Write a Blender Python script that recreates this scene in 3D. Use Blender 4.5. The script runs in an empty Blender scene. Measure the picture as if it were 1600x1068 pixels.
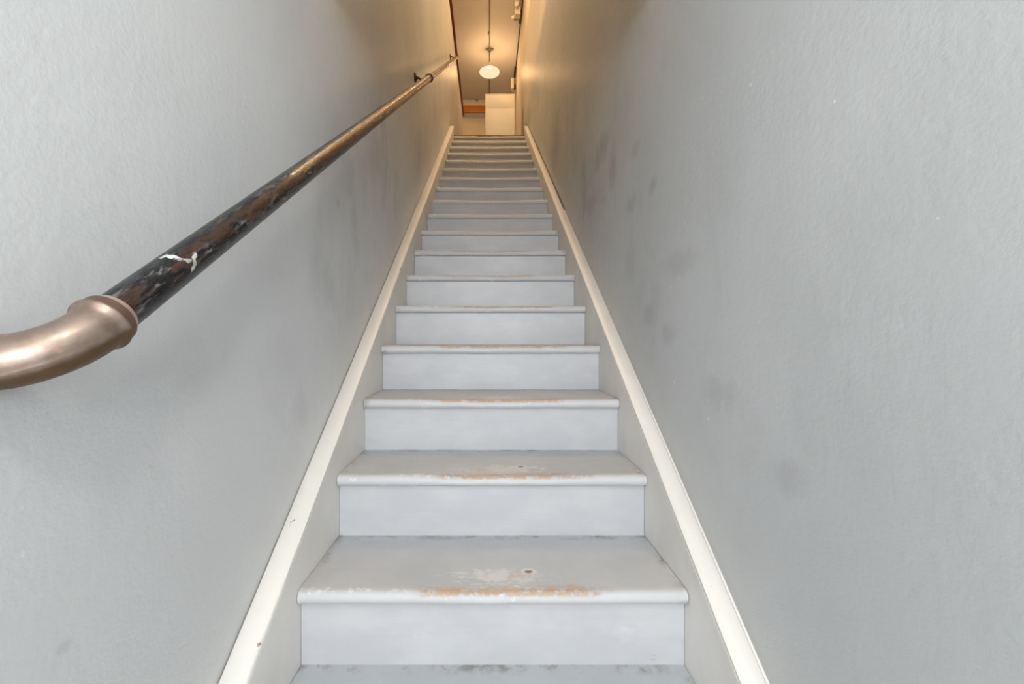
import bpy, bmesh, math, random
from mathutils import Vector, Matrix

S = bpy.context.scene
C = S.collection
F, VX, VY = 711.0, 763.0, 525.0          # focal length and principal point in photo pixels
HC = 1.3754                               # lens height above the entrance floor

# ---------------------------------------------------------------- camera
cam_d = bpy.data.cameras.new('camera')
cam = bpy.data.objects.new('camera', cam_d); C.objects.link(cam)
cam.location = (0, 0, HC); cam.rotation_euler = (math.radians(90), 0, 0)
cam_d.sensor_width = 36; cam_d.lens = F / 1600 * 36
cam_d.shift_x = (800 - VX) / 1600; cam_d.shift_y = (VY - 534) / 1600
cam_d.clip_start = 0.02
S.camera = cam

# ---------------------------------------------------------------- world, light, exposure
w = bpy.data.worlds.new('world'); S.world = w; w.use_nodes = True
w.node_tree.nodes['Background'].inputs[0].default_value = (0.80, 0.88, 1.0, 1)
w.node_tree.nodes['Background'].inputs[1].default_value = 1.0
S.view_settings.view_transform = 'Standard'; S.view_settings.look = 'None'
S.view_settings.gamma = 1; S.view_settings.use_curve_mapping = False
S.view_settings.exposure = 0.0

def area(name, loc, rot, sx, sy, power, col, spread=180):
    l = bpy.data.lights.new(name, 'AREA'); l.shape = 'RECTANGLE'; l.size = sx; l.size_y = sy
    l.energy = power; l.color = col; l.spread = math.radians(spread)
    o = bpy.data.objects.new(name, l); C.objects.link(o); o.location = loc; o.rotation_euler = rot
    return o
R90 = math.radians(90)
# daylight entering by the transom and the open street door behind the lens
area('doorway_skylight', (0.02, -2.14, 1.84), (R90, 0, 0), 0.84, 1.00, 59, (0.94, 0.97, 1.0))
area('doorway_groundlight', (0.02, -2.14, 0.66), (R90, 0, 0), 0.84, 1.20, 7, (0.97, 0.97, 0.96))

# ---------------------------------------------------------------- helpers
def px(x, y, d):
    """photo pixel + distance -> place in the stairwell"""
    return Vector(((x - VX) * d / F, d, HC + (VY - y) * d / F))

def mesh_obj(name, verts, faces, mat=None, parent=None, smooth=False, auto=None):
    me = bpy.data.meshes.new(name); me.from_pydata([tuple(v) for v in verts], [], faces); me.update()
    bm = bmesh.new(); bm.from_mesh(me); bmesh.ops.recalc_face_normals(bm, faces=bm.faces)
    bm.to_mesh(me); bm.free()
    return fin(name, me, mat, parent, smooth, auto)

def fin(name, me, mat, parent, smooth=False, auto=None):
    if mat: me.materials.append(mat)
    if smooth or auto:
        for p in me.polygons: p.use_smooth = True
        if auto:
            bm = bmesh.new(); bm.from_mesh(me)
            for e in bm.edges:
                if len(e.link_faces) == 2 and e.calc_face_angle(0) > math.radians(auto): e.smooth = False
            bm.to_mesh(me); bm.free()
    o = bpy.data.objects.new(name, me); C.objects.link(o)
    if parent: o.parent = parent
    return o

def bm_obj(name, bm, mat=None, parent=None, auto=35):
    bmesh.ops.recalc_face_normals(bm, faces=bm.faces)
    me = bpy.data.meshes.new(name); bm.to_mesh(me); bm.free()
    return fin(name, me, mat, parent, auto=auto)

def add_box(bm, x0, x1, y0, y1, z0, z1, bev=0.0, seg=2):
    r = bmesh.ops.create_cube(bm, size=1)
    vs = r['verts']
    for v in vs:
        v.co = Vector(((x0 + x1) / 2 + v.co.x * (x1 - x0), (y0 + y1) / 2 + v.co.y * (y1 - y0), (z0 + z1) / 2 + v.co.z * (z1 - z0)))
    if bev:
        es = list({e for v in vs for e in v.link_edges})
        bmesh.ops.bevel(bm, geom=es, offset=bev, segments=seg, profile=0.5, affect='EDGES')

def box(name, x0, x1, y0, y1, z0, z1, mat, parent=None, bev=0.0, seg=2):
    bm = bmesh.new(); add_box(bm, x0, x1, y0, y1, z0, z1, bev, seg)
    return bm_obj(name, bm, mat, parent)

def frame_of(t):
    t = t.normalized(); up = Vector((0, 0, 1)) if abs(t.z) < .95 else Vector((0, 1, 0))
    a = t.cross(up).normalized(); b = a.cross(t).normalized()
    return a, b

def add_sweep(bm, pts, rad, n=16, cap=True, rfun=None):
    """tube through pts; rad number or list"""
    pts = [Vector(p) for p in pts]; rings = []
    m = len(pts)
    for i, p in enumerate(pts):
        t = (pts[min(i + 1, m - 1)] - pts[max(i - 1, 0)])
        a, b = frame_of(t)
        if i:                                   # keep the frame from twisting
            a = (pa - t.normalized() * pa.dot(t.normalized())).normalized(); b = a.cross(t.normalized()).normalized()
            if b.dot(pb) < 0: b = -b
        pa, pb = a, b
        r = rad[i] if isinstance(rad, (list, tuple)) else rad
        ring = []
        for k in range(n):
            th = 2 * math.pi * k / n
            rr = r + (rfun(i / (m - 1), th) if rfun else 0)
            ring.append(bm.verts.new(p + a * math.cos(th) * rr + b * math.sin(th) * rr))
        rings.append(ring)
    for i in range(m - 1):
        for k in range(n):
            bm.faces.new((rings[i][k], rings[i][(k + 1) % n], rings[i + 1][(k + 1) % n], rings[i + 1][k]))
    if cap:
        bm.faces.new(rings[0]); bm.faces.new(rings[-1])

def sweep(name, pts, rad, mat, parent=None, n=16, cap=True, rfun=None, auto=40):
    bm = bmesh.new(); add_sweep(bm, pts, rad, n, cap, rfun)
    return bm_obj(name, bm, mat, parent, auto)

def add_lathe(bm, prof, centre, axis=Vector((0, 0, 1)), n=24):
    """prof: (radius, along) pairs"""
    axis = axis.normalized(); a, b = frame_of(axis); centre = Vector(centre); rings = []
    for r, h in prof:
        if r < 1e-6: rings.append([bm.verts.new(centre + axis * h)])
        else: rings.append([bm.verts.new(centre + axis * h + (a * math.cos(2 * math.pi * k / n) + b * math.sin(2 * math.pi * k / n)) * r) for k in range(n)])
    for i in range(len(rings) - 1):
        A, B = rings[i], rings[i + 1]
        for k in range(n):
            k2 = (k + 1) % n
            if len(A) == 1 and len(B) == 1: continue
            if len(A) == 1: bm.faces.new((A[0], B[k], B[k2]))
            elif len(B) == 1: bm.faces.new((A[k], A[k2], B[0]))
            else: bm.faces.new((A[k], A[k2], B[k2], B[k]))

def lathe(name, prof, centre, mat, parent=None, axis=Vector((0, 0, 1)), n=24, auto=40):
    bm = bmesh.new(); add_lathe(bm, prof, centre, axis, n)
    return bm_obj(name, bm, mat, parent, auto)

def thing(name, label, cat, loc=(0, 0, 0), group=None):
    o = bpy.data.objects.new(name, None); C.objects.link(o); o.location = loc
    o.empty_display_size = 0.1
    o['label'] = label; o['category'] = cat
    if group: o['group'] = group
    return o

def settle(root):
    """children were built in world coordinates: keep them there"""
    m = Matrix.Translation(root.location).inverted()
    for ch in root.children: ch.matrix_parent_inverse = m

def tag(o, label, cat, group=None):
    o['label'] = label; o['category'] = cat
    if group: o['group'] = group
    return o

def struct(o, label=None):
    o['kind'] = 'structure'
    if label: o['label'] = label
    return o

# ---------------------------------------------------------------- materials
class N:
    def __init__(s, name):
        s.m = bpy.data.materials.new(name); s.m.use_nodes = True; s.t = s.m.node_tree; s.l = s.t.links
        s.b = s.t.nodes['Principled BSDF']; s.out = s.t.nodes['Material Output']
        tc = s.t.nodes.new('ShaderNodeTexCoord'); s.obj = tc.outputs['Object']
    def put(s, inp, v):
        if hasattr(v, 'is_output') or isinstance(v, bpy.types.NodeSocket): s.l.new(v, inp)
        elif isinstance(v, (tuple, list)) and len(v) == 3 and inp.type == 'RGBA': inp.default_value = (*v, 1)
        else: inp.default_value = v
    def map(s, src, scale=(1, 1, 1), loc=(0, 0, 0), rot=(0, 0, 0)):
        n = s.t.nodes.new('ShaderNodeMapping'); s.l.new(src, n.inputs[0])
        n.inputs['Scale'].default_value = scale; n.inputs['Location'].default_value = loc; n.inputs['Rotation'].default_value = rot
        return n.outputs[0]
    def noise(s, vec, scale, detail=4, rough=.55, dist=0):
        n = s.t.nodes.new('ShaderNodeTexNoise'); s.l.new(vec, n.inputs['Vector'])
        n.inputs['Scale'].default_value = scale; n.inputs['Detail'].default_value = detail
        n.inputs['Roughness'].default_value = rough; n.inputs['Distortion'].default_value = dist
        return n.outputs[0]
    def voro(s, vec, scale, out='Distance'):
        n = s.t.nodes.new('ShaderNodeTexVoronoi'); s.l.new(vec, n.inputs['Vector']); n.inputs['Scale'].default_value = scale
        return n.outputs[out]
    def ramp(s, f, a, b, lo=0.0, hi=1.0):
        n = s.t.nodes.new('ShaderNodeMapRange'); s.put(n.inputs[0], f); n.clamp = True
        n.interpolation_type = 'SMOOTHSTEP'
        n.inputs[1].default_value = a; n.inputs[2].default_value = b; n.inputs[3].default_value = lo; n.inputs[4].default_value = hi
        return n.outputs[0]
    def op(s, o, a, b=None, c=None):
        n = s.t.nodes.new('ShaderNodeMath'); n.operation = o; s.put(n.inputs[0], a)
        if b is not None: s.put(n.inputs[1], b)
        if c is not None: s.put(n.inputs[2], c)
        return n.outputs[0]
    def mix(s, f, a, b):
        n = s.t.nodes.new('ShaderNodeMix'); n.data_type = 'RGBA'
        s.put(n.inputs[0], f); s.put(n.inputs[6], a); s.put(n.inputs[7], b); return n.outputs[2]
    def sep(s, v):
        n = s.t.nodes.new('ShaderNodeSeparateXYZ'); s.l.new(v, n.inputs[0]); return n.outputs
    def vadd(s, a, b):
        n = s.t.nodes.new('ShaderNodeVectorMath'); n.operation = 'ADD'; s.l.new(a, n.inputs[0]); s.put(n.inputs[1], b); return n.outputs[0]
    def col(s, v): s.put(s.b.inputs['Base Color'], v)
    def rough(s, v): s.put(s.b.inputs['Roughness'], v)
    def metal(s, v): s.put(s.b.inputs['Metallic'], v)
    def bump(s, h, strength=.3, dist=.002, prev=None):
        n = s.t.nodes.new('ShaderNodeBump'); s.l.new(h, n.inputs['Height']); n.inputs['Strength'].default_value = strength
        n.inputs['Distance'].default_value = dist
        if prev is not None: s.l.new(prev, n.inputs['Normal'])
        s.l.new(n.outputs[0], s.b.inputs['Normal']); return n.outputs[0]
    def blot(s, vec, y, z, ry, rz, warp, slant=0.0):
        """soft elliptical smudge on a wall at (y, z), 1 in the middle"""
        sp = s.sep(vec)
        dy = s.op('SUBTRACT', sp[1], y); dz = s.op('SUBTRACT', sp[2], z)
        if slant: dy = s.op('SUBTRACT', dy, s.op('MULTIPLY', dz, slant))
        dy = s.op('DIVIDE', dy, ry); dz = s.op('DIVIDE', dz, rz)
        d = s.op('SQRT', s.op('ADD', s.op('MULTIPLY', dy, dy), s.op('MULTIPLY', dz, dz)))
        return s.ramp(s.op('ADD', d, warp), 1.15, 0.15)

def wall_mat(name, base, blots, X):
    n = N(name); o = n.obj
    big = n.noise(o, 1.1, 3, .5)
    c = n.mix(n.ramp(big, .35, .68), [v * .93 for v in base], [min(1, v * 1.05) for v in base])
    # greasy hand smudges in a band that climbs with the flight
    sp = n.sep(o)
    hgt = n.op('SUBTRACT', sp[2], n.op('MULTIPLY', sp[1], .66456))          # height above the slope
    band = n.op('MULTIPLY', n.ramp(hgt, .15, .45), n.ramp(hgt, 1.35, .8))
    up = n.ramp(sp[1], .6, 2.2)
    sm = n.ramp(n.noise(n.map(o, (1, 1.8, 1.0), rot=(.5, 0, 0)), 2.6, 5, .62, .6), .50, .72)
    sm = n.op('MULTIPLY', n.op('MULTIPLY', sm, band), n.op('MULTIPLY_ADD', up, .2, .10))
    c = n.mix(sm, c, [v * .45 for v in base])
    warp = n.op('MULTIPLY', n.op('SUBTRACT', n.noise(n.map(o, (1, 1.4, .8)), 9, 6, .7), .5), 2.2)
    for (x, y, rx, ry, k, sl) in blots:
        d = F * X / abs(x - VX); z = HC + (VY - y) * d / F
        wy = d * rx / abs(x - VX); wz = ry * d / F
        c = n.mix(n.op('MULTIPLY', n.blot(o, d, z, wy, wz, warp, sl), k * .72), c, [v * .42 for v in base])
    # dark scratches and white chips
    sc = n.noise(n.map(o, (1, 60, 9), rot=(.7, 0, 0)), 1.6, 5, .7, .4)
    gate = n.ramp(n.noise(o, 1.7, 2), .5, .62)
    c = n.mix(n.op('MULTIPLY', n.ramp(sc, .70, .75, 0, .45), gate), c, [v * .55 for v in base])
    vd = n.voro(n.map(o, (1, 1, .7)), 11.0)
    c = n.mix(n.ramp(n.op('ADD', vd, n.op('MULTIPLY', n.op('SUBTRACT', n.noise(o, 130, 3), .5), .05)), .036, .028, 0, .8 if X > .53 else .3), c, (.82, .82, .80))
    n.col(c)
    n.rough(n.ramp(n.noise(o, 22, 4), .3, .7, .37, .50))
    n.b.inputs['Specular IOR Level'].default_value = .5
    b1 = n.bump(n.noise(n.map(o, (1, 1.6, .8)), 3.2, 3, .5), .22, .010)
    b2 = n.bump(n.noise(o, 70, 4, .65), .5, .0017, b1)
    n.bump(n.noise(n.map(o, (1, 1, .35)), 26, 3, .6), .25, .002, b2)
    return n.m

def paint(name, base, rough=.4, bump=.2, dirt=.1, chips=None):
    n = N(name); o = n.obj
    c = n.mix(n.ramp(n.noise(o, 3, 4, .6), .35, .7), [v * (1 - dirt) for v in base], base)
    c = n.mix(n.ramp(n.noise(n.map(o, (6, 1, 1)), 9, 6, .7), .66, .8, 0, .5), c, [v * .6 for v in base])
    if chips:
        c = n.mix(n.ramp(n.noise(o, 19, 6, .65), .675, .695), c, chips)
    n.col(c); n.rough(rough)
    b = n.bump(n.noise(o, 60, 4, .6), bump, .0015)
    n.bump(n.noise(n.map(o, (1, .6, 1)), 12, 3), bump, .003, b)
    return n.m

GREY = (.515, .528, .528)
RB = [(868, 225, 9, 60, .55, .1), (897, 170, 7, 90, .2, 0), (941, 232, 15, 26, .6, .1), (958, 262, 8, 42, .55, .15), (994, 233, 9, 16, .35, 0),
      (1020, 290, 9, 16, .5, 0), (984, 322, 12, 18, .4, 0), (925, 318, 16, 22, .4, 0), (1060, 410, 34, 26, .3, 0), (985, 400, 16, 50, .25, .1),
      (1015, 490, 10, 22, .45, 0), (1045, 520, 14, 20, .3, 0), (1235, 745, 40, 40, .3, 0), (1120, 610, 30, 30, .28, 0), (912, 300, 6, 60, .35, 0)]
LB = [(555, 350, 8, 50, .42, -.1), (585, 250, 10, 70, .2, 0), (505, 440, 30, 60, .28, -.1), (528, 318, 4, 14, .5, 0), (590, 180, 16, 20, .15, 0),
      (470, 640, 14, 40, .22, 0), (100, 1010, 18, 16, .35, 0), (655, 240, 5, 50, .3, 0), (440, 560, 40, 60, .15, 0)]
M = {}
M['wall_r'] = wall_mat('grey_satin_wall_right', GREY, RB, .538)
M['wall_l'] = wall_mat('grey_satin_wall_left', (.64, .653, .655), LB, .516)
M['cream'] = paint('cream_wall', (.80, .76, .68), .45, .15, .05)
M['ceiling'] = paint('ceiling_paint', (.86, .86, .85), .6, .15, .04)
M['cabinet'] = paint('cabinet_paint', (.86, .83, .76), .6, .1, .03)
M['cap'] = paint('cap_paint', (.78, .765, .725), .4, .35, .06, (.34, .22, .13))
M['stringer'] = paint('stringer_paint', (.83, .81, .77), .4, .35, .12)
M['oldred'] = paint('dark_red_paint', (.20, .018, .014), .35, .1, .2)
M['floorwood'] = paint('landing_wood', (.035, .010, .008), .6, .1, .3)
M['orange_wood'] = None
M['plastic'] = paint('cream_plastic', (.85, .82, .72), .4, .03, .03)
M['steel'] = paint('galvanised_conduit', (.34, .30, .24), .45, .1, .2)
M['dark'] = paint('dark_box', (.05, .04, .03), .5, .1, .2)
M['concrete'] = paint('entrance_floor', (.40, .40, .39), .6, .3, .2)

def wood():
    n = N('varnished_lintel_wood'); o = n.obj
    g = n.noise(n.map(o, (1.2, 8, 22)), 3, 5, .6, .8)
    n.col(n.mix(n.ramp(g, .35, .7), (.50, .16, .015), (.80, .32, .04))); n.rough(.3)
    return n.m
M['orange_wood'] = wood()

def glass_pane():
    n = N('transom_pane'); n.col((.48, .48, .56)); n.rough(.12); n.b.inputs['Specular IOR Level'].default_value = .8
    return n.m
M['pane'] = glass_pane()

def tread_mat():
    """grey deck paint rubbed to white undercoat and to bare timber where feet land"""
    n = N('worn_tread_paint'); o = n.obj
    oi = n.t.nodes.new('ShaderNodeObjectInfo')
    mp = n.t.nodes.new('ShaderNodeVectorMath'); mp.operation = 'MULTIPLY'
    n.l.new(oi.outputs['Location'], mp.inputs[0]); mp.inputs[1].default_value = (0, 3.7, 5.3)
    v = n.vadd(o, mp.outputs[0])
    sp = n.sep(o)                       # x across, y from the nose backwards, z from tread top
    x, y, z = sp[0], sp[1], sp[2]
    base = n.mix(n.ramp(n.noise(v, 4, 5, .6), .3, .7), (.465, .482, .502), (.525, .54, .56))
    base = n.mix(n.ramp(n.noise(v, 45, 6, .7), .62, .75, 0, .35), base, (.27, .27, .275))
    # nosing is cleaner and lighter
    nose = n.ramp(y, .030, .012)
    base = n.mix(nose, base, (.545, .55, .56))
    # scuffed undercoat patch behind the nosing
    def gauss(t, c0, wd):
        d = n.op('DIVIDE', n.op('SUBTRACT', t, c0), wd); return n.op('POWER', 2.718, n.op('MULTIPLY', n.op('MULTIPLY', d, d), -1))
    gx = gauss(x, .02, .20)
    gy = gauss(y, .075, .065)
    scr = n.noise(n.map(v, (1, 2.2, 1)), 26, 8, .78, .5)
    patch = n.op('MULTIPLY', gx, gy)
    m1 = n.ramp(n.op('MULTIPLY_ADD', patch, .30, scr), .70, .80, 0, .85)
    base = n.mix(m1, base, (.68, .67, .66))
    m1b = n.ramp(n.op('MULTIPLY_ADD', patch, .26, n.noise(v, 14, 7, .72)), .76, .84, 0, .55)
    base = n.mix(m1b, base, (.55, .44, .38))
    # chipped paint along the lit edge
    edge = gauss(y, .014, .016)
    m2 = n.ramp(n.op('MULTIPLY_ADD', n.op('MULTIPLY', edge, n.ramp(x, .42, .0)), .16, n.noise(v, 32, 7, .75)), .68, .74, 0, .9)
    base = n.mix(m2, base, (.72, .72, .71))
    # bare timber on the nose
    warp = n.noise(n.map(v, (1, .01, .01)), 9, 5, .7)
    ty = n.ramp(n.op('ADD', y, n.op('MULTIPLY', n.op('SUBTRACT', warp, .5), -.055)), .040, .018)
    ty = n.op('MULTIPLY', ty, n.ramp(z, -.016, -.006))
    tx = n.ramp(n.op('ADD', n.op('ABSOLUTE', n.op('SUBTRACT', x, n.op('MULTIPLY_ADD', oi.outputs['Random'], .14, -.05))), n.op('MULTIPLY', n.op('SUBTRACT', n.noise(v, 11, 4), .5), .25)), .27, .20)
    brk = n.ramp(n.noise(v, 30, 8, .8), .43, .53)
    m3 = n.op('MULTIPLY', n.op('MULTIPLY', tx, ty), brk)
    timber = n.mix(n.noise(n.map(v, (.4, 6, 6)), 18, 4, .6), (.40, .25, .15), (.66, .48, .34))
    base = n.mix(n.op('MULTIPLY', m3, .92), base, timber)
    # a bare knot
    kn = n.t.nodes.new('ShaderNodeVectorMath'); kn.operation = 'DISTANCE'
    n.l.new(n.map(o, (1, 1.3, 0)), kn.inputs[0]); kn.inputs[1].default_value = (.095, .128, 0)
    kw = n.op('ADD', kn.outputs['Value'], n.op('MULTIPLY', n.op('SUBTRACT', n.noise(v, 60, 3), .5), .016))
    keep = n.ramp(oi.outputs['Random'], .55, .6)
    base = n.mix(n.op('MULTIPLY', n.ramp(kw, .024, .017), keep), base, (.66, .66, .66))
    base = n.mix(n.op('MULTIPLY', n.ramp(kw, .013, .008), keep), base, (.20, .13, .09))
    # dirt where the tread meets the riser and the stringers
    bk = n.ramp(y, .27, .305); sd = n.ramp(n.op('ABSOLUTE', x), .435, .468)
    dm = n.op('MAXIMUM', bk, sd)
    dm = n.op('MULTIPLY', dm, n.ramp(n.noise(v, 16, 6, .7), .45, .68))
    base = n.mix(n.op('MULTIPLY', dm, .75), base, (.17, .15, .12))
    n.col(base); n.rough(n.ramp(scr, .3, .7, .35, .6))
    b = n.bump(n.op('ADD', n.op('MULTIPLY', m3, -1.2), n.op('ADD', n.op('MULTIPLY', m1, -.3), n.op('MULTIPLY', m2, -.3))), .5, .0015)
    n.bump(n.noise(v, 55, 5, .65), .3, .0015, b)
    return n.m
M['tread'] = tread_mat()

def riser_mat():
    n = N('riser_paint'); o = n.obj
    oi = n.t.nodes.new('ShaderNodeObjectInfo')
    v = n.vadd(o, oi.outputs['Location'])
    c = n.mix(n.ramp(n.noise(n.map(v, (1, 1, 2)), 5, 5, .6), .35, .7), (.48, .488, .508), (.54, .547, .56))
    # thin, cloudy overpaint, with small knocks
    c = n.mix(n.ramp(n.noise(v, 8, 6, .7), .60, .78, 0, .4), c, (.66, .67, .67))
    c = n.mix(n.ramp(n.noise(n.map(v, (1, 1, 1.6)), 21, 5, .6), .735, .76, 0, .8), c, (.32, .31, .31))
    n.col(c); n.rough(.38)
    b = n.bump(n.noise(n.map(v, (.25, 1, 3)), 22, 4, .6), .25, .002)
    n.bump(n.noise(v, 70, 4, .6), .2, .001, b)
    return n.m
M['riser'] = riser_mat()

def rail_mat():
    """black enamel rubbed through to brown steel on top; local z runs along the pipe, +x up"""
    n = N('worn_black_enamel'); o = n.obj; sp = n.sep(o)
    v = n.map(o, (1, 1, .22))
    fine = n.noise(v, 120, 8, .75, .3); mid = n.noise(n.map(o, (1, 1, .35)), 38, 6, .7)
    rr = n.op('SQRT', n.op('ADD', n.op('MULTIPLY', sp[0], sp[0]), n.op('MULTIPLY', sp[1], sp[1])))
    dr_ = n.op('DIVIDE', n.op('ADD', n.op('MULTIPLY', sp[0], -.82), n.op('MULTIPLY', sp[1], .57)), rr)
    top = n.ramp(dr_, .62, .99)                             # rubbed where the hand runs, turned to paint the pendant's glint
    run = n.ramp(sp[2], .1, 1.6, 0, 1)
    black = n.mix(n.ramp(fine, .5, .62, 0, .8), (.006, .006, .007), (.055, .053, .052))
    grey = n.mix(n.ramp(fine, .52, .62, 0, 1), black, (.20, .19, .18))
    c = n.mix(top, black, grey)
    wear_glint = n.ramp(n.op('ADD', n.op('MULTIPLY_ADD', top, .22, n.op('MULTIPLY_ADD', fine, .35, n.op('MULTIPLY', mid, .65))), n.op('MULTIPLY', run, .05)), .675, .735)
    c = n.mix(n.op('MULTIPLY', wear_glint, .9), c, n.mix(fine, (.030, .016, .010), (.15, .085, .055)))
    spk = n.ramp(n.noise(v, 60, 4, .6), .705, .73)
    c = n.mix(n.op('MULTIPLY', spk, n.ramp(sp[2], 2.2, .2, .1, 1)), c, (.52, .33, .24))
    def daub(z0, y0, wz, k):
        a = n.op('ABSOLUTE', n.op('SUBTRACT', n.op('ADD', sp[2], n.op('MULTIPLY', sp[1], k)), z0))
        a = n.op('ADD', a, n.op('MULTIPLY', n.op('SUBTRACT', n.noise(o, 140, 6), .5), .020))
        b_ = n.op('ABSOLUTE', n.op('SUBTRACT', sp[1], y0))
        return n.op('MULTIPLY', n.ramp(a, wz, wz * .5), n.ramp(b_, .010, .006))
    wht = n.op('MAXIMUM', daub(.150, .017, .0060, 1.1), daub(.138, .006, .0055, -1.4))
    c = n.mix(n.op('MULTIPLY', wht, n.ramp(n.op('ADD', sp[0], n.op('MULTIPLY', n.op('SUBTRACT', fine, .5), .05)), .004, -.004, 0, .85)), c, (.66, .66, .64))
    n.col(c); n.rough(n.ramp(fine, .35, .7, .22, .42)); n.metal(n.op('MULTIPLY', wear_glint, .6))
    b = n.bump(n.op('ADD', n.op('MULTIPLY', mid, .6), n.op('MULTIPLY', wear_glint, -.5)), .3, .0012)
    n.bump(fine, .15, .0006, b)
    return n.m
M['rail'] = rail_mat()

ELB = HC - .3227
def elbow_mat():
    n = N('rubbed_cast_iron'); o = n.obj
    c = n.mix(n.ramp(n.noise(o, 22, 5, .6), .3, .7), (.22, .155, .12), (.38, .29, .24))
    c = n.mix(n.ramp(n.noise(o, 55, 5, .6), .58, .7, 0, .6), c, (.52, .34, .25))
    c = n.mix(n.ramp(n.noise(o, 12, 5, .7), .60, .70, 0, .7), c, (.12, .06, .03))
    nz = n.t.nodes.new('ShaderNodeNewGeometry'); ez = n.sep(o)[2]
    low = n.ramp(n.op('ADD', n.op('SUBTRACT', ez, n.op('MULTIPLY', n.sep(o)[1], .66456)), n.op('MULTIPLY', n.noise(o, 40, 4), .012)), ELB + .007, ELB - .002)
    c = n.mix(n.op('MULTIPLY', low, .92), c, (.13, .075, .032))  # dark reflection on the underside, painted into the base colour
    run = n.op('ADD', n.op('MULTIPLY', n.op('SUBTRACT', n.sep(o)[1], .512), .8328), n.op('MULTIPLY', n.op('SUBTRACT', ez, HC + .01755), .5535))
    band = n.op('MULTIPLY', n.ramp(run, -.0068, -.0060), n.ramp(run, .0052, .0044))
    c = n.mix(n.op('MULTIPLY', band, .75), c, (.20, .11, .075))
    c = n.mix(n.op('MULTIPLY', n.ramp(run, .0044, .0052), .8), c, (.66, .50, .42))
    n.col(c); n.metal(.8); n.rough(n.ramp(n.noise(o, 90, 4), .3, .7, .32, .48))
    n.bump(n.noise(o, 160, 4, .6), .25, .0006)
    return n.m
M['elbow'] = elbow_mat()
def iron(name, c, r=.4):
    n = N(name); n.col(c); n.metal(.7); n.rough(r); n.bump(n.noise(n.obj, 150, 3), .2, .0005); return n.m
M['iron'] = iron('dark_bracket_iron', (.07, .035, .025))

# ================================================================ the flight: figures
T, SL = .287, .66456                    # going and slope of the flight
XL, XR = -.4587, .4803                  # inner faces of the stringers
XC = (XL + XR) / 2
WLX, WRX = -.516, .538                  # wall faces
def nose_y(n): return (n + 2.79) * T
def tread_z(n): return .19073 * (n + 2.79) - 1.3704 + .035 + HC
TOP = 18
LZ = tread_z(TOP) + .030                # landing floor level
CEIL = HC + 5.30
FARY = 10.21

# ================================================================ setting
struct(box('floor', -.62, .70, -2.20, nose_y(-2) + .05, -.12, 0, M['concrete']))
struct(box('floor_landing', WLX, .552, nose_y(TOP) + .055, FARY, LZ - .16, LZ, M['floorwood'], bev=.004))
struct(box('floor_upper', -3.4, -.62, -2.20, FARY, LZ - .16, LZ, M['floorwood']))
struct(box('ceiling', -3.5, .70, -2.32, FARY + .12, CEIL, CEIL + .12, M['ceiling']))
struct(box('wall_left', -.62, WLX, -2.20, 9.18, 0, HC + 4.427, M['wall_l']), 'tall grey satin painted wall carrying the pipe handrail')
struct(box('wall_right', WRX, .552, -2.20, 7.45, 0, HC + 4.34, M['wall_r'], bev=.006, seg=3), 'tall scuffed grey satin painted wall opposite the handrail')
struct(box('wall_right_upper', .552, .70, -2.20, FARY, 0, CEIL, M['cream']))
struct(box('wall_far', -3.5, .70, FARY, FARY + .12, LZ - .16, CEIL, M['cream']))
struct(box('wall_outer', -3.5, -3.4, -2.20, FARY, LZ - .16, CEIL, M['cream']))
# street wall with its doorway and transom opening behind the lens
bm = bmesh.new()
add_box(bm, -3.5, -.42, -2.32, -2.20, 0, CEIL)
add_box(bm, .46, .70, -2.32, -2.20, 0, CEIL)
add_box(bm, -.42, .46, -2.32, -2.20, 2.40, CEIL)
add_box(bm, -.42, .46, -2.32, -2.20, 2.03, 2.09)
struct(bm_obj('wall_back', bm, M['wall_r']))

VC = HC + 1.12
struct(box('ceiling_entrance', WLX, WRX, -2.20, 1.40, VC, VC + .12, M['ceiling']))
fl = thing('flush_light', 'round white flush light on the low entrance ceiling', 'ceiling light', (.08, -.30, VC))
lathe('rim', [(0, -.001), (.20, -.001), (.20, -.03), (.18, -.035), (0, -.03)], (.08, -.30, VC), M['plastic'], fl, n=32)
settle(fl)
l = bpy.data.lights.new('flush_bulb', 'POINT'); l.energy = 14.5; l.color = (1.0, .97, .92); l.shadow_soft_size = .07
fo = bpy.data.objects.new('flush_bulb', l); C.objects.link(fo); fo.location = (.08, -.30, VC - .20); fo.parent = fl; fo.matrix_parent_inverse = Matrix.Translation(fl.location).inverted()

# dark red capping board along the top of the left wall
o = box('trim_1', WLX - .115, WLX + .034, -2.20, 9.19, HC + 4.427, HC + 4.452, M['oldred'], bev=.004); struct(o, 'dark red board capping the left wall')

# far door, its transom and lintel
dz = LZ
def far(x): return (x - VX) * FARY / F
def farz(y): return HC + (VY - y) * FARY / F
dr = box('door_1', -.74, .12, FARY - .03, FARY, dz, farz(185.6), M['cream'], bev=.003); struct(dr, 'cream door below the varnished lintel at the far end')
for (a, b) in ((.15, .95), (1.05, 1.95)):
    for (xa, xb) in ((-.66, -.35), (-.27, .04)):
        box('door_panel', xa, xb, FARY - .038, FARY - .03, dz + a, dz + b, M['cream'], dr, bev=.003)
t2 = struct(box('trim_2', -.78, .16, FARY - .055, FARY, farz(177.0), farz(166.5), M['orange_wood'], bev=.003), 'orange brown varnished wooden lintel')
t3 = struct(box('window_1', -.74, .12, FARY - .02, FARY, farz(185.0), farz(177.0), M['pane']), 'narrow grey transom pane under the wooden lintel')

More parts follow.
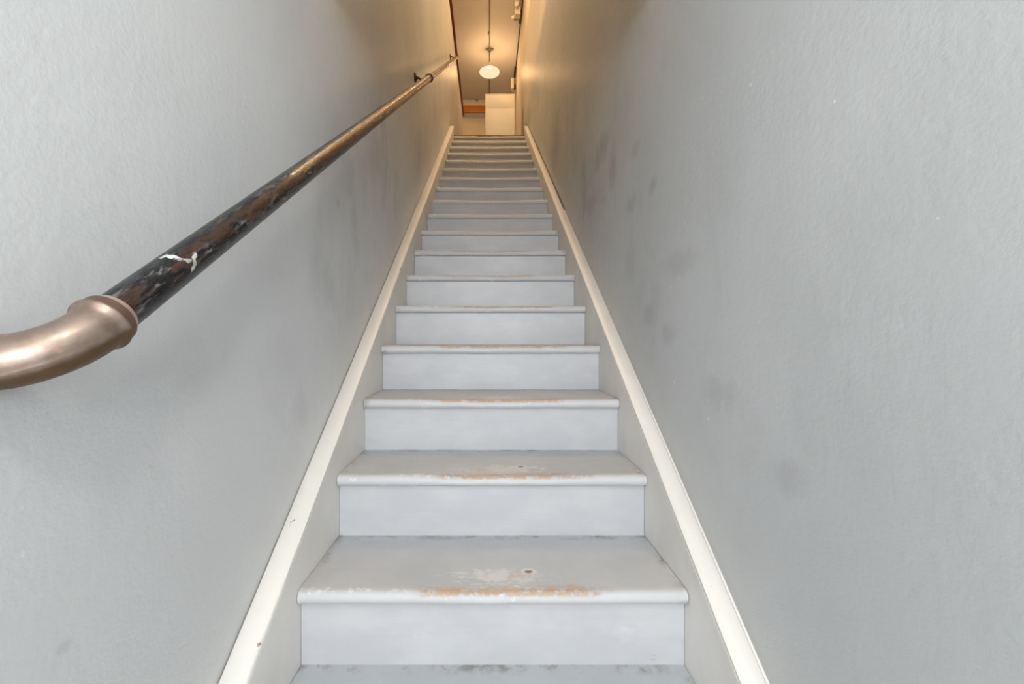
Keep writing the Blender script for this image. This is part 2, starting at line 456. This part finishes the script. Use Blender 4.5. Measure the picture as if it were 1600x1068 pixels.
# ================================================================ staircase
st = thing('staircase', 'steep straight flight of grey painted wooden steps with worn nosings', 'staircase', (XC, nose_y(-2), 0))
def tread_mesh(n, seed, depth):
    """bullnosed board; the nose is worn hollow in the middle. origin: nose front, board top"""
    rnd = random.Random(seed)
    hw = (XR - XL) / 2 - .0015; th = .034; r = .0145
    nx = 36; prof = []
    prof.append((depth, 0, 1)); prof.append((depth * .55, 0, 1)); prof.append((.10, 0, 1)); prof.append((.055, 0, 1)); prof.append((.03, 0, 1))
    for k in range(0, 9):
        a = math.pi / 2 + math.pi * k / 8
        prof.append((r + math.cos(a) * r * 1.0, -th / 2 + math.sin(a) * th / 2, 1 if k < 5 else .25))
    prof.append((.03, -th, 0)); prof.append((depth, -th, 0))
    ph = [rnd.uniform(0, 6.28) for _ in range(5)]
    worn = rnd.uniform(.6, 1.0) * (.0045 if n < 8 else .0065)
    verts = []; faces = []
    for i in range(nx + 1):
        x = -hw + 2 * hw * i / nx
        u = (x - rnd.uniform(-.0, .0)) / .23
        dip = math.exp(-u * u) * worn + (.0009 * math.sin(x * 21 + ph[0]) + .0006 * math.sin(x * 47 + ph[1])) * math.exp(-(x / .33) ** 4)
        for (y, z, k) in prof:
            near = math.exp(-(y / .07) ** 2) if y > 0 else 1
            verts.append((x, y + dip * .35 * k * near * (1 if y < .03 else 0), z - dip * k * near))
    m = len(prof)
    for i in range(nx):
        for j in range(m):
            a = i * m + j; b = i * m + (j + 1) % m
            faces.append((a, b, b + m, a + m))
    faces.append(tuple(range(m))); faces.append(tuple(nx * m + j for j in range(m)))
    return verts, faces
for n in range(-2, TOP + 1):
    y0, z0 = nose_y(n), tread_z(n)
    depth = T + .025 + .018 if n < TOP else .060
    vs, fs = tread_mesh(n, 40 + n, depth)
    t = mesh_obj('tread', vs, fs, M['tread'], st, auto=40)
    t.matrix_parent_inverse = Matrix.Translation(st.location).inverted()
    t.location = (XC, y0, z0)
    zb = tread_z(n - 1) if n > -2 else 0
    hw = (XR - XL) / 2 - .001
    rbm = bmesh.new()
    add_box(rbm, -hw, hw, 0, .018, 0.0, z0 - .034 - zb)
    rs = bm_obj('riser', rbm, M['riser'], st)
    rs.matrix_parent_inverse = Matrix.Translation(st.location).inverted()
    rs.location = (XC, y0 + .026, zb)
# stringers with their painted capping boards
def line_z(y, up): return tread_z(0) - .035 + (y - nose_y(0)) * SL + up
def slab(name, xa, xb, ya, yb, lo, hi, mat, foot=0.0, parent=None, seg=60, wob=0.0, seed=1):
    """strip that follows the slope between heights lo..hi above the nosing line"""
    rnd = random.Random(seed); vs = []; fs = []
    for i in range(seg + 1):
        y = ya + (yb - ya) * i / seg
        za = max(foot, line_z(y, lo)); zb = max(foot + .02, line_z(y, hi))
        wv = wob * math.sin(y * 3.1 + seed) + rnd.uniform(-wob, wob) * .25
        e = min(.004, (xb - xa) * .2)
        vs += [(xa, y, za), (xb, y, za), (xb, y, zb - e), (xb - e, y, zb), (xa + e, y, zb), (xa, y, zb - e)]
        for k in (2, 3): vs[-6 + k] = (vs[-6 + k][0] + wv, vs[-6 + k][1], vs[-6 + k][2])
        for k in (4,): vs[-6 + k] = (vs[-6 + k][0] - abs(wv) * .0, vs[-6 + k][1], vs[-6 + k][2])
    for i in range(seg):
        for k in range(6):
            a = i * 6 + k; b = i * 6 + (k + 1) % 6
            fs.append((a, b, b + 6, a + 6))
    fs.append(tuple(range(6))); fs.append(tuple(seg * 6 + k for k in range(6)))
    o = mesh_obj(name, vs, fs, mat, parent, auto=50)
    if parent: o.matrix_parent_inverse = Matrix.Translation(parent.location).inverted()
    return o
YE = 6.06
for (xa, xb) in ((WLX + .003, XL), (XR, .530)):
    slab('stringer', xa, xb, nose_y(-2) - .10, YE, -.32, .128, M['stringer'], parent=st)
    slab('stringer_cap', xa, xb, nose_y(-2) - .10, YE + .004, .1285, .140, M['cap'], parent=st, foot=.02, wob=.0007, seed=3 if xa < 0 else 8)
slab('wall_bead', .5305, WRX - .0003, nose_y(-2) - .10, 3.2, .115, .131, M['stringer'], parent=st, foot=.02)

# ================================================================ handrail
RX = -.43
def rail_pt(d): return Vector((RX, d, HC + SL * d - .3227))
hr = thing('handrail', 'worn black and brown steel pipe handrail fixed along the left grey wall', 'handrail', rail_pt(.5))
UP = Vector((0, SL, 1)).normalized()
ALONG = Vector((0, 1, SL)).normalized(); UPN = Vector((0, -SL, 1)).normalized()
def pipe(name, d0, d1, r, mat):
    p0, p1 = rail_pt(d0), rail_pt(d1); L = (p1 - p0).length
    bm = bmesh.new(); rings = []
    seg = 40; n = 32; rnd = random.Random(int(d0 * 10))
    for i in range(seg + 1):
        rings.append([bm.verts.new((r * math.cos(2 * math.pi * k / n), r * math.sin(2 * math.pi * k / n), L * i / seg)) for k in range(n)])
    for i in range(seg):
        for k in range(n): bm.faces.new((rings[i][k], rings[i][(k + 1) % n], rings[i + 1][(k + 1) % n], rings[i + 1][k]))
    bm.faces.new(rings[0]); bm.faces.new(rings[-1])
    o = bm_obj(name, bm, mat, hr)
    o.matrix_parent_inverse = Matrix.Translation(hr.location).inverted()
    rot = Matrix((Vector((1, 0, 0)), UPN, -ALONG)).transposed()      # local x = +X (room side), y = up
    rot = Matrix((Vector((1, 0, 0)), UPN, ALONG)).transposed()
    o.matrix_basis = Matrix.Translation(p0) @ (rot.to_4x4())
    return o
# (1,0,0) x UPN = -ALONG, so mirror: keep a proper rotation by running local z up the rail and x to the wall
def proper(o, p0):
    rot = Matrix((UPN.cross(ALONG), UPN, ALONG)).transposed(); o.matrix_basis = Matrix.Translation(p0) @ rot.to_4x4()
pa = pipe('pipe', .512, 3.27, .0240, M['rail']); proper(pa, rail_pt(.512))
pb = pipe('pipe', 3.27, 6.37, .0200, M['rail']); proper(pb, rail_pt(3.27))
lathe('end_cap', [(0, .014), (.012, .013), (.0215, .006), (.0222, -.012), (.0204, -.014)], rail_pt(6.37), M['iron'], hr, ALONG)
lathe('coupling', [(.0236, -.028), (.029, -.026), (.0305, -.020), (.0275, -.015), (.0275, .010), (.0305, .014), (.029, .021), (.0196, .023)], rail_pt(3.30), M['iron'], hr, ALONG, 28)

# cast elbow turning into the wall
E0 = rail_pt(.512); BR = .060
cx = E0 - ALONG * 0.012 + Vector((-1, 0, 0)) * BR
pts, rad = [], []
def epos(a): return cx + Vector((1, 0, 0)) * BR * math.cos(a) - ALONG * BR * math.sin(a)
prof_in = [(+.0125, .0240), (+.0120, .0264), (+.0045, .0270), (+.0044, .0292), (+.0036, .0302), (-.0062, .0304), (-.0070, .0316), (-.0085, .0324), (-.0105, .0323), (-.0125, .0312), (-.0155, .0292), (-.019, .0281)]
path = [(E0 + ALONG * h, r) for h, r in prof_in[:-2]]
path = [(E0 + ALONG * h, r) for h, r in prof_in]
base = E0 - ALONG * .019; cx = base + Vector((-1, 0, 0)) * BR
for i in range(1, 25):
    a = math.pi / 2 * i / 24
    path.append((epos(a), .0278 - .0012 * math.sin(a * 2) + (.0 if i < 23 else .0008)))
end = epos(math.pi / 2)
path += [(end + Vector((-.004, 0, 0)), .0300), (Vector((WLX + .001, end.y, end.z)), .0302)]
def ridge(s, th):
    q = math.cos(th - math.radians(180)); q2 = math.cos(th - math.radians(0))
    return .0010 * (max(0, q) ** 300 + max(0, q2) ** 260) * (1 if s > .25 else 0)
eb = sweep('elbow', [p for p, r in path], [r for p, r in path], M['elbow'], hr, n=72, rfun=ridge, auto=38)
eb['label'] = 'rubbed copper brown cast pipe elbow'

def bracket(d, r):
    p = rail_pt(d); b = Vector((WLX, d, p.z + .012))
    br = lathe('bracket', [(.0, .0), (.036, .0), (.036, .004), (.030, .008), (.014, .011), (.010, .016)], b, M['iron'], hr, Vector((1, 0, 0)), 24)
    q = p + Vector((-r - .001, 0, .002))
    arm = sweep('bracket_arm', [b + Vector((.008, 0, 0)), b + Vector((.028, 0, .0)), (b + q) / 2 + Vector((.006, 0, -.006)), q + Vector((-.006, 0, 0)), q + Vector((.004, 0, 0))],
                [.010, .0085, .008, .009, .012], M['iron'], br, n=12)
    for s in (-.022, .022):
        lathe('screw', [(0, .007), (.004, .0065), (.006, .004), (.006, .003)], b + Vector((0, 0, s)), M['iron'], br, Vector((1, 0, 0)), 10)
    return br
bracket(3.20, .024); bracket(6.12, .020)
for ch in hr.children:
    if ch not in (pa, pb): ch.matrix_parent_inverse = Matrix.Translation(hr.location).inverted()

# ================================================================ upper landing
CX = .022
JY = 8.39                                   # the pendant's junction box
# ceiling conduit
cd = thing('ceiling_conduit', 'thin metal conduit running along the ceiling above the pendant lamp', 'conduit', (CX, 4.0, CEIL))
sweep('tube', [(CX, y, CEIL - .013) for y in (1.5, 5.0, JY - .04)], .012, M['steel'], cd, n=12)
sweep('tube', [(CX, y, CEIL - .013) for y in (JY + .04, 9.2, FARY - .01)], .012, M['steel'], cd, n=12)
lathe('junction_box', [(0, -.045), (.030, -.044), (.040, -.038), (.042, -.002), (.0, -.001)], (CX, JY, CEIL), M['steel'], cd, n=20)
for s in (-1, 1):
    sweep('box_spur', [(CX + s * .036, JY, CEIL - .016), (CX + s * .075, JY, CEIL - .016)], .013, M['steel'], cd, n=10)
for y in (7.95,):
    box('clip', CX - .028, CX + .014, y - .008, y + .008, CEIL - .027, CEIL - .0005, M['steel'], cd, bev=.002)
settle(cd)

# pendant lamps: one in view, two unseen ones added to light the flight
def opal():
    n = N('opal_glass')
    e = n.t.nodes.new('ShaderNodeEmission'); e.inputs[0].default_value = (1.0, .84, .56, 1); e.inputs[1].default_value = 1.2
    tr = n.t.nodes.new('ShaderNodeBsdfTransparent'); tr.inputs[0].default_value = (1, .93, .8, 1)
    mx = n.t.nodes.new('ShaderNodeMixShader'); mx.inputs[0].default_value = .45
    n.l.new(e.outputs[0], mx.inputs[1]); n.l.new(tr.outputs[0], mx.inputs[2]); n.l.new(mx.outputs[0], n.out.inputs[0])
    return n.m
OPAL = opal()
def pendant(y, label, energy, col=(1.0, .61, .31)):
    lamp = thing('pendant_lamp', label, 'lamp', (CX, y, CEIL - .05), 'pendant lamps on the ceiling conduit')
    LC = Vector((CX, y, HC + 4.865))
    sweep('stem', [(CX, y, CEIL - .044), (CX, y, LC.z + .17)], .009, M['steel'], lamp, n=10)
    lathe('fitter', [(.010, .185), (.020, .180), (.024, .150), (.030, .120), (.034, .085), (.030, .080)], LC, M['plastic'], lamp)
    sh = []
    a_, b_ = .186, .060
    for k in range(17):
        th = math.pi / 2 - math.pi * k / 16
        sh.append((max(0, a_ * math.cos(th)), b_ * math.sin(th)))
    sh = [(.034, .100), (.036, .085), (.050, .066)] + [p for p in sh if p[0] > .07 or p[1] < 0]
    lathe('glass_shade', sh, LC, OPAL, lamp, n=40, auto=60)
    pl = bpy.data.lights.new('lamp_bulb', 'POINT'); pl.energy = energy; pl.color = col; pl.shadow_soft_size = .045
    plo = bpy.data.objects.new('lamp_bulb', pl); C.objects.link(plo); plo.location = LC; plo.parent = lamp
    settle(lamp)
pendant(JY, 'glowing opal glass mushroom pendant lamp hanging over the landing', 25)
pendant(5.9, 'unseen second opal glass pendant lamp, added to light the upper flight', 42, (1.0, .62, .32))
pendant(3.5, 'unseen third opal glass pendant lamp, added to light the middle of the flight', 235, (1.0, .73, .46))

# fluorescent-style batten in the room left of the stairwell wall, out of the photo's view
bt = thing('ceiling_batten', 'long warm ceiling batten light over the room left of the stairwell', 'ceiling light', (-1.10, 5.6, CEIL))
box('housing', -1.14, -1.06, 3.4, 7.8, CEIL - .04, CEIL - .0005, M['plastic'], bt, bev=.004)
settle(bt)
o = area('batten_light', (-1.10, 5.6, CEIL - .05), (0, 0, 0), .07, 4.3, 60, (1.0, .50, .19)); o.parent = bt; o.matrix_parent_inverse = Matrix.Translation(bt.location).inverted()

# white low cabinet at the head of the stairs
cd0 = 6.90
p0, p1 = px(758.3, 146.3, cd0), px(804.2, 146.3, cd0)
cab = thing('cabinet', 'plain cream painted cabinet standing at the head of the stairs', 'cabinet', ((p0.x + p1.x) / 2, cd0 + .2, LZ))
box('body', p0.x, p1.x, cd0 + .012, cd0 + .40, LZ, p0.z - .014, M['cabinet'], cab, bev=.003)
box('top', p0.x - .002, p1.x + .002, cd0 + .002, cd0 + .402, p0.z - .014, p0.z, M['cabinet'], cab, bev=.003)
zs = HC + (VY - 169) * cd0 / F
box('drawer', p0.x + .004, p1.x - .004, cd0, cd0 + .012, zs + .0005, p0.z - .018, M['cabinet'], cab, bev=.002)
box('door', p0.x + .004, p1.x - .004, cd0, cd0 + .012, LZ + .01, zs - .0005, M['cabinet'], cab, bev=.002)
settle(cab)

# conduit in the corner of ceiling and right wall
cr = thing('wall_conduit', 'dark thin conduit running along the top of the right cream wall', 'conduit', (.540, 7, CEIL))
sweep('tube', [(.540, 3.0, CEIL - .010), (.540, 6, CEIL - .010), (.540, 9.3, CEIL - .010)], .0075, M['dark'], cr, n=10)
box('junction_box', .515, .551, 7.40, 7.66, CEIL - .045, CEIL - .0025, M['dark'], cr, bev=.003)
box('junction_box', .515, .551, 8.95, 9.25, CEIL - .05, CEIL - .0025, M['dark'], cr, bev=.003)
settle(cr)

# twin-head emergency light under the ceiling
em = thing('emergency_light', 'cream twin-head emergency light under the ceiling beside the right wall', 'emergency light', (.46, 7.3, CEIL))
box('housing', .415, .508, 7.18, 7.30, CEIL - .215, CEIL - .001, M['plastic'], em, bev=.008, seg=3)
box('base_plate', .425, .500, 7.30, 7.62, CEIL - .02, CEIL - .001, M['steel'], em, bev=.004)
for (hx, hy, r, tx) in ((807, 7, .036, .44), (801.5, 27.5, .028, .43)):
    c = px(hx, hy, 7.10)
    hd = lathe('lamp_head', [(0, -r), (r * .6, -r * .8), (r * .95, -r * .3), (r, 0), (r * .95, r * .35), (r * .7, r * .75), (0, r * .9)], c, M['plastic'], em, Vector((-.3, -1, -.5)), 18)
    sweep('lamp_arm', [c + Vector((.0, .02, 0)), Vector((tx, 7.19, max(c.z, CEIL - .2)))], .009, M['plastic'], hd, n=8)
sweep('cord', [(.485, 7.18, CEIL - .10), (.492, 7.13, CEIL - .05), (.515, 7.13, CEIL - .02), (.535, 7.16, CEIL - .012)], .005, M['dark'], em, n=8)
settle(em)

# slim box further back near the right wall
q0, q1 = px(798.3, 121.5, 9.05), px(803.0, 147.0, 9.05)
ub = thing('sensor_box', 'slim cream electrical box high up beyond the cabinet', 'electrical box', ((q0.x + q1.x) / 2, 9.1, q0.z))
box('housing', q0.x, q1.x, 9.05, 9.15, q1.z + .12, q0.z, M['plastic'], ub, bev=.004)
box('lower_cover', q0.x + .012, q1.x, 9.06, 9.14, q1.z, q1.z + .119, M['steel'], ub, bev=.004)
box('mount_plate', q1.x - .001, .5515, 9.07, 9.13, (q0.z + q1.z) / 2 - .02, (q0.z + q1.z) / 2 + .04, M['dark'], ub)
sweep('cable', [(q0.x + .03, 9.05, q1.z + .03), (q0.x - .02, 9.03, q1.z + .06), (q0.x - .08, 9.03, q1.z + .05), (q0.x - .13, 9.03, q1.z + .01), (q0.x - .16, 9.03, q1.z - .05)], .007, M['steel'], ub, n=8)
settle(ub)

# thin conduit across the far wall, with one coupling
fc = thing('far_conduit', 'thin pale conduit across the far wall just below the ceiling', 'conduit', (-.4, FARY, CEIL - .03))
zc = CEIL - .022
sweep('tube', [(-1.2, FARY - .012, zc), (0, FARY - .012, zc), (.5, FARY - .012, zc)], .011, M['plastic'], fc, n=10)
sweep('coupling', [(far(743) , FARY - .012, zc), (far(747), FARY - .012, zc)], .017, M['steel'], fc, n=10)
settle(fc)
